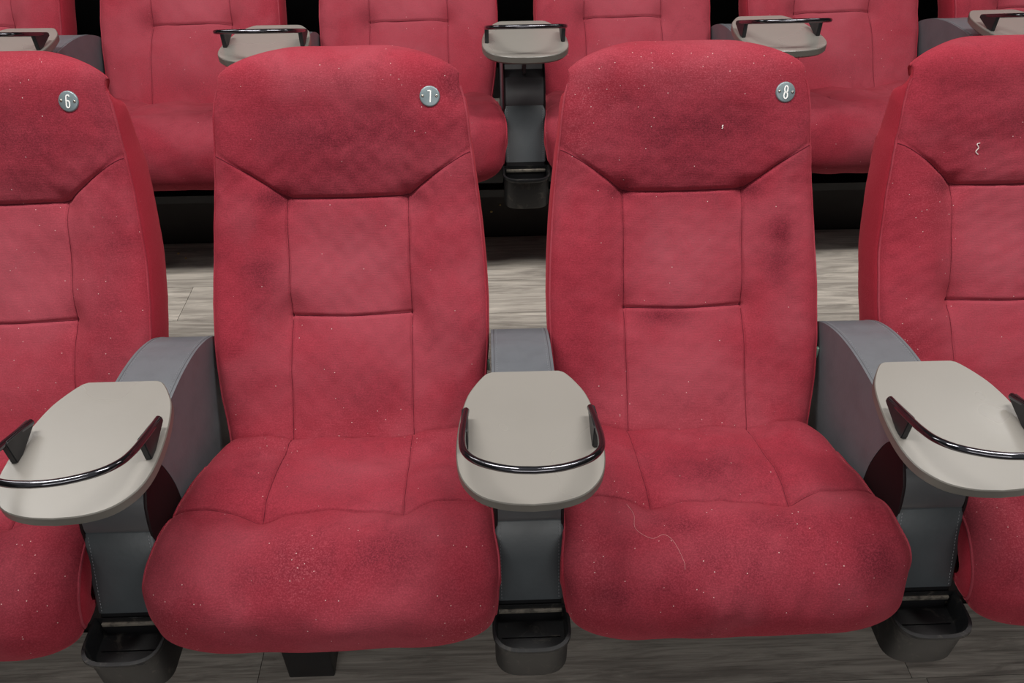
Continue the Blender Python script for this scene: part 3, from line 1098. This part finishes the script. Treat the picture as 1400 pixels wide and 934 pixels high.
seats[9] = make_seat(94, dict(soil_shade=[(0.0, 0.88, 0.2, 0.07, 0.6), (-0.14, 0.765, 0.03, 0.016, 0.8), (-0.1, 0.93, 0.1, 0.03, 0.5)], fade=MIDF, dust=[(-0.15, 0.74, 0.06, 0.06, 0.5), (-0.2, 0.5, 0.03, 0.08, 0.5)]),
                     dict(soil_shade=[], fade=[], dust=[(-0.2, 0.05, 0.05, 0.1, 0.9)]))
number_plate(seats[6], '6', 0.150, 0.935, 0.10)
number_plate(seats[7], '7', 0.160, 0.935, 0.02)
number_plate(seats[8], '8', 0.174, 0.935, 0.06)
SL = {6: 'front red velvet cinema seat with number 6 disc, cut by the left edge',
      7: 'front red velvet seat left of the middle tray, disc numeral like a thin 7',
      8: 'stained red velvet cinema seat with number 8 disc, right of the middle tray',
      9: 'red velvet cinema seat of the front row cut by the right edge of the photo'}
for k, o in seats.items():
    i = k - 7.5
    o.location = (i * PITCH, ORG[1], ORG[2] + DZ)
    tag(o, SL[k], 'cinema seat', 'front row of cinema seats')

# floor leg below seat 7 and small care tags at the back cushions
leg = box_bm(-0.135, -0.050, -0.155 - 0.05, -0.085 - 0.05, -(ORG[2] + DZ), 0.245 - 0.225 + 0.01, 0.003)
from_bm('leg', leg, BLACK, seats[7])
for k, x, z in ((7, 0.2500, 0.500), (8, 0.2525, 0.510)):
    bm = box_bm(x - 0.001, x + 0.004, 0.205 - 0.05, 0.211 - 0.05, z - 0.225 - 0.013, z - 0.225 + 0.010, 0.0006)
    o = from_bm('care_tag', bm, TAG, seats[k])
    o['label'] = 'pale green woven care tag'

# ------------------------------------------------------------------ arms of the front row
arm0 = make_arm()
AL = {-1: 'grey leatherette armrest with bright beige tray between the number 6 seat and its right neighbour',
      0: 'middle grey armrest with beige tray and scuffed black cup holder in the front row',
      1: 'front grey armrest with beige tray right of the number 8 seat'}
for n, k in enumerate((0, -1, 1)):
    a = arm0 if n == 0 else copy_tree(arm0)
    a.location = (k * PITCH + 0.0, AORG[1], AORG[2] + DZ)
    tag(a, AL[k], 'armrest', 'front row armrests with trays')

# ------------------------------------------------------------------ second row
seatR = make_seat(205, dict(soil_shade=[(0, 0.88, 0.16, 0.07, 0.4), (-0.12, 0.59, 0.03, 0.03, 0.4), (0, 0.45, 0.12, 0.03, 0.3)], fade=[(0, 0.66, 0.16, 0.16, 0.9), (0, 0.50, 0.14, 0.07, 0.7)], dust=[]),
                  dict(soil_shade=[], fade=[(0, -0.1, 0.2, 0.07, 0.4)], dust=[]), res=0.7)
R2L = {-2.5: 'rear row red seat at the upper left corner of the photo',
       -1.5: 'rear row red seat seen between the number 6 seat and its right neighbour',
       -0.5: 'rear row red seat directly left of the middle rear armrest',
       0.5: 'rear row red seat directly right of the middle rear armrest',
       1.5: 'rear row red seat seen above the gap right of the number 8 seat',
       2.5: 'rear row red seat at the upper right corner of the photo'}
A2L = {-2: 'rear row armrest with tray at the upper left corner of the photo',
       -1: 'rear row armrest with tray above the front seat left of the middle tray',
       0: 'middle rear row armrest, its black post and cup holder in full view',
       1: 'rear row armrest with tray above the number 8 seat',
       2: 'rear row armrest with tray at the upper right corner of the photo'}
for n, i in enumerate(sorted(R2L)):
    s_ = seatR if n == 0 else copy_tree(seatR)
    x = i * PITCH
    a = ROT2 + 2 * 0.0111 * x
    s_.location = (x + 0.044 - ORG[1] * a, DY + 0.0111 * x * x + ROT2 * x + ORG[1], ORG[2] + DZ + Z1)
    s_.rotation_euler = (0, 0, a)
    tag(s_, R2L[i], 'cinema seat', 'rear row of cinema seats')
for i in sorted(A2L):
    s_ = copy_tree(arm0)
    x = i * PITCH
    a = ROT2 + 2 * 0.0111 * x
    s_.location = (x + 0.044 - ORG[1] * a, DY + 0.0111 * x * x + ROT2 * x + ORG[1], ORG[2] + DZ + Z1)
    s_.rotation_euler = (0, 0, a)
    tag(s_, A2L[i], 'armrest', 'rear row armrests with trays')


# ------------------------------------------------------------------ crumbs and lint
def crumb(x, y, z, r, label, seed, mat=CRUMB, name='popcorn_crumb', cat='crumb', group='crumbs fallen on the floor'):
    rg = random.Random(seed)
    bm = bmesh.new()
    bmesh.ops.create_icosphere(bm, subdivisions=2, radius=r)
    for v in bm.verts:
        v.co *= rg.uniform(0.75, 1.2)
        v.co.z *= 0.75
    zmin = min(v.co.z for v in bm.verts)
    o = from_bm(name, bm, mat, None, None, True, 60)
    o.location = (x, y, z - zmin)
    tag(o, label, cat, group)
    return o


for n, (x, y, z, r) in enumerate([(-0.954, 1.062, Z1, 0.0035), (-0.926, 1.036, Z1, 0.0028)]):
    crumb(x, y, z, r, ['larger of two tiny pale crumbs on the dark planks left of the number 7 seat', 'smaller of two tiny pale crumbs on the dark planks left of the number 7 seat'][n], n)

for n, (x, z, r, lb) in enumerate([(-0.044, 0.256, 0.0038, 'biggest and lowest of three pale specks on the dark riser between seats 7 and 8'),
                                   (-0.018, 0.279, 0.0026, 'small yellowish speck on the dark riser, between the other two specks'),
                                   (0.057, 0.284, 0.0026, 'rightmost of three pale specks on the dark riser below the rear cup holder')]):
    crumb(x, YR + DY - 0.0015, z, r, lb, 20 + n, group='specks stuck on the riser')


def lint(seat, pts, rad, label, name='lint_fibre'):
    sf = SURF[seats[seat].name] if name == 'lint_fibre' else CSURF[seats[seat].name]
    off = seats[seat].location
    P = [on_surface(sf, x, h) + np.array(off) + np.array([0, -0.0006, 0.0009]) for x, h in pts]
    P, _ = resample(catmull(P, 6), len(pts) * 5)
    o = from_bm(name, tube_bm([tuple(p) for p in P], rad, 5), LINT if name == 'lint_fibre' else HAIR)
    tag(o, label, 'lint')
    return o


lint(8, [(0.0645, 0.866), (0.066, 0.868), (0.065, 0.870), (0.0665, 0.872)], 0.0010, 'tiny white lint crumb on the head cushion of the number 8 seat')
lint(9, [(-0.079, 0.834), (-0.084, 0.832), (-0.080, 0.826), (-0.084, 0.820), (-0.079, 0.815)], 0.0009, 'curled white lint thread on the head cushion of the seat at the right edge')
lint(8, [(-0.155, 0.02), (-0.148, 0.045), (-0.150, 0.07), (-0.128, 0.085), (-0.108, 0.078), (-0.095, 0.09), (-0.085, 0.115), (-0.085, 0.125)], 0.0002, 'long pale hair lying in a wavy line on the number 8 seat cushion', 'pale_hair')
